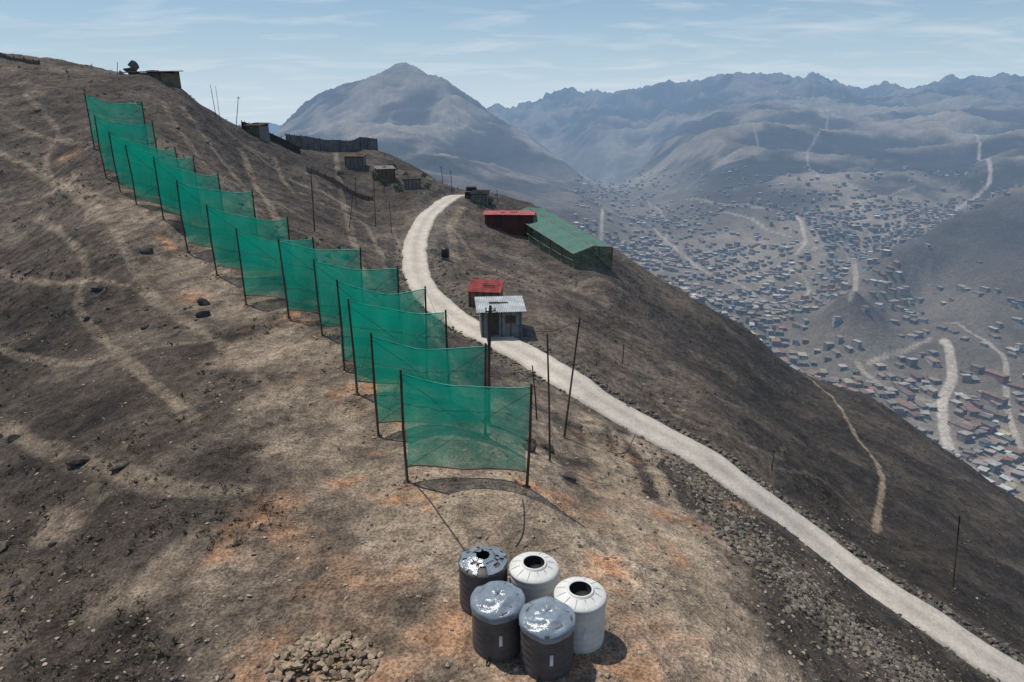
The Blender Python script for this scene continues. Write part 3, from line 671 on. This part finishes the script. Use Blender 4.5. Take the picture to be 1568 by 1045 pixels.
# green shade-net shed
e0=P(878,417,80);e1=P(782,352,95);ld=(e1-e0);ld[2]=0;Ls=np.linalg.norm(ld);ld/=Ls;wd=np.array([-ld[1],ld[0],0]);wd=wd if wd[0]>0 else -wd
e=empty('shade_net_shed',(e0[0],e0[1],h1(e0[0],e0[1])));b=B();wt=5.2
NB=6;rows=[]
for i in range(NB+1):
    rw=[]
    for j in range(3):
        p=e0+ld*Ls*i/NB+wd*wt*j/2;p[2]=h1(p[0],p[1]);top=p.copy();top[2]=e0[2]*(1-i/NB)+e1[2]*(i/NB)+2.5+(.35 if j==1 else 0)+(-.4*(j==0))
        b.tube([p-[0,0,.3],top],.08,6,0);rw.append((p,top))
    rows.append(rw)
for j in range(3): b.tube([rows[i][j][1] for i in range(NB+1)],.06,5,0)
for i in range(NB+1): b.tube([rows[i][j][1] for j in range(3)],.06,5,0)
for i in range(NB): b.tube([rows[i][0][0]+[0,0,.9],rows[i+1][0][0]+[0,0,.9]],.04,5,0)
b.make('frame',[M_wood],e.location,e)
b=B();Gd=np.zeros((NB*4+1,9,3))
for i in range(NB*4+1):
    s=i/4;i0=min(int(s),NB-1);f_=s-i0
    for j in range(9):
        q=j/4;j0=min(int(q),1);fj=q-j0
        p=(rows[i0][j0][1]*(1-f_)+rows[i0+1][j0][1]*f_)*(1-fj)+(rows[i0][j0+1][1]*(1-f_)+rows[i0+1][j0+1][1]*f_)*fj
        Gd[i,j]=p+np.array([0,0,.09-.3*(4*f_*(1-f_))*(.4+.6*4*fj*(1-fj))])
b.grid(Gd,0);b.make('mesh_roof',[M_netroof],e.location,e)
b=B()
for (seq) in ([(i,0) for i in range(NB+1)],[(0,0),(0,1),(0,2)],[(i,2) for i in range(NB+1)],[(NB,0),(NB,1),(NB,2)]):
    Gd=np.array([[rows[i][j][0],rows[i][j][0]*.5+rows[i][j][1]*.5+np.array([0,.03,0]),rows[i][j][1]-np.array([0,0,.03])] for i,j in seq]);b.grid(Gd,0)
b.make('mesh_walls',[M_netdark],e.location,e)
# black cistern on a stand beside the road
g=G(682,400);b=B();b.obox(g,[.7,0,0],[0,.7,0],[0,0,.35],1)
b.tube([g+[0,0,.35],g+[0,0,.4],g+[0,0,1.15],g+[0,0,1.3],g+[0,0,1.34]],[.36,.4,.4,.28,.12],16,0);b.make('black_cistern',[M_black,M_conc],g)
# vehicle parked at the saddle
g=P(722,303,101);g[2]=h1(g[0],g[1]);b=B();b.obox(g+[0,0,.35],[1.7,0,0],[0,3.6,0],[0,0,.65],0);b.obox(g+[0,.3,1.0],[1.45,0,0],[0,1.9,0],[0,0,.55],1)
for sx in(-.8,.8):
    for sy in(-1.1,1.1): b.tube([g+[sx-.1,sy,.33],g+[sx+.1,sy,.33]],.33,12,1)
b.make('parked_car',[M_tarp,M_black],g)
# boulder on the summit
g=P(200,116,79);g[2]=h1(g[0],g[1]);L=[g+[0,0,.5],g+[-1.1,.2,.15],g+[.9,.3,.1],g+[.5,0,1.05]]
rocks('summit_boulder',L,[.85,.5,.6,.65],(.08,.07,.062),2,flat=.9,seed=31)
# ------------------------------------------------------------------ valley town
SX,SY=7.2,8.2
xs,ys=np.meshgrid(np.arange(0,1500,SX),np.arange(260,1900,SY))
row=np.round((ys-260)/SY).astype(int).ravel();colm=np.round(xs/SX).astype(int).ravel();xs=xs.ravel();ys=ys.ravel()
keep=(row%3!=2)&((colm+row//3*5)%13!=8);xs,ys=xs[keep],ys[keep]
xs=xs+rng.normal(0,1.1,len(xs));ys=ys+rng.normal(0,.9,len(ys))
xw=xs+80*fbm(xs,ys,240,3,101);yw=ys+120*fbm(xs,ys,260,3,102)+.25*xs-160
yaw=np.arctan2(120*(fbm(xs+5,ys,260,3,102)-fbm(xs-5,ys,260,3,102))+2.5,10)
b0=base(xw,yw);u,v,d=proj(xw,yw,b0);N=len(xw)
den=ss(310,360,v)*.75+.24*ss(250,320,v);den*=(u>880)&(u<1800)&(v<950)&(d>330)
fl=.16+.5*ss(480,600,v);den*=fl+(1-fl)*ss(-.3,.05,fbm(xw,yw,150,5,104))
for (cu,cv,cd,R) in ((1300,475,565,62),(1450,385,700,110),(1540,350,700,110)):
    g=P(cu,cv,cd);den*=1-.93*np.clip(1.5-1.5*np.hypot(xw-g[0],yw-g[1])/R,0,1)
for pl,w,s in FT[:10]:
    dd,_=dist_poly(xw,yw,pl,False);den*=(dd>w+3.5)
kp=rng.random(N)<den;xw,yw,yaw,u,v=xw[kp],yw[kp],yaw[kp],u[kp],v[kp];N=len(xw);zw=H(xw,yw)
w=rng.uniform(3.2,6.4,N);l=rng.uniform(3.6,6.8,N);h=rng.choice([2.2,2.6,4.4,5.2],N,p=[.45,.38,.13,.04])
shed=(u>1380)&(v>560)&(rng.random(N)<.16);w[shed]=rng.uniform(5,6.5,shed.sum());l[shed]=rng.uniform(10,17,shed.sum())
yaw=yaw+rng.normal(0,.16,N)
pal=np.array([(.22,.19,.16),(.28,.25,.22),(.16,.14,.12),(.34,.32,.30),(.24,.17,.12),(.50,.50,.48),(.10,.18,.26),(.26,.11,.08),(.14,.24,.22),(.33,.29,.2)])
pi=rng.choice(10,N,p=[.25,.21,.2,.12,.10,.04,.02,.03,.01,.02]);cw=pal[pi]*rng.uniform(.7,1.2,(N,1))
pr=rng.choice(10,N,p=[.24,.22,.21,.12,.08,.05,.02,.03,.01,.02]);cr=pal[pr]*rng.uniform(.7,1.2,(N,1));cr[shed]=np.array([.20,.13,.10])*rng.uniform(.7,1.4,(shed.sum(),1))
def boxes(x,y,z,w,l,h,yaw,tilt):
    sx=np.array([-1,1,1,-1]*2)*.5;sy=np.array([-1,-1,1,1]*2)*.5;sz=np.array([0]*4+[1]*4)
    lx=w[:,None]*sx;ly=l[:,None]*sy;ca=np.cos(yaw)[:,None];sa=np.sin(yaw)[:,None]
    return np.stack([x[:,None]+lx*ca-ly*sa,y[:,None]+lx*sa+ly*ca,z[:,None]+h[:,None]*sz+tilt[:,None]*sy],-1).reshape(-1,3)
FB=np.array([(4,5,6,7),(0,1,5,4),(1,2,6,5),(2,3,7,6),(3,0,4,7)])
z0=np.zeros(N)
V1=boxes(xw,yw,zw-3,w,l,h+3,yaw,z0);V2=boxes(xw,yw,zw+h+.02,w+.5,l+.5,np.full(N,.25),yaw,rng.choice([0,.5,-.5],N))
ca,sa=np.cos(yaw),np.sin(yaw)
def side(off): return xw+(l/2+.05)*sa+off*ca,yw-(l/2+.05)*ca+off*sa
dx,dy=side(-w*.2);V3=boxes(dx,dy,zw,np.full(N,1.1),np.full(N,.12),np.full(N,2.),yaw,z0)
dx,dy=side(w*.22);V4=boxes(dx,dy,zw+.9,np.full(N,1.3),np.full(N,.12),np.full(N,1.),yaw,z0)
V=np.concatenate([V1,V2,V3,V4]);Fb=(FB[None]+(np.arange(4*N)*8)[:,None,None]).reshape(-1,4)
CO=np.concatenate([np.repeat(cw,8,0),np.repeat(cr,8,0),np.full((16*N,3),.03)])
npmesh('valley_town_houses',V,Fb,CO,M_town)
print('town',N,time.time()-T0)
print('done',time.time()-T0)
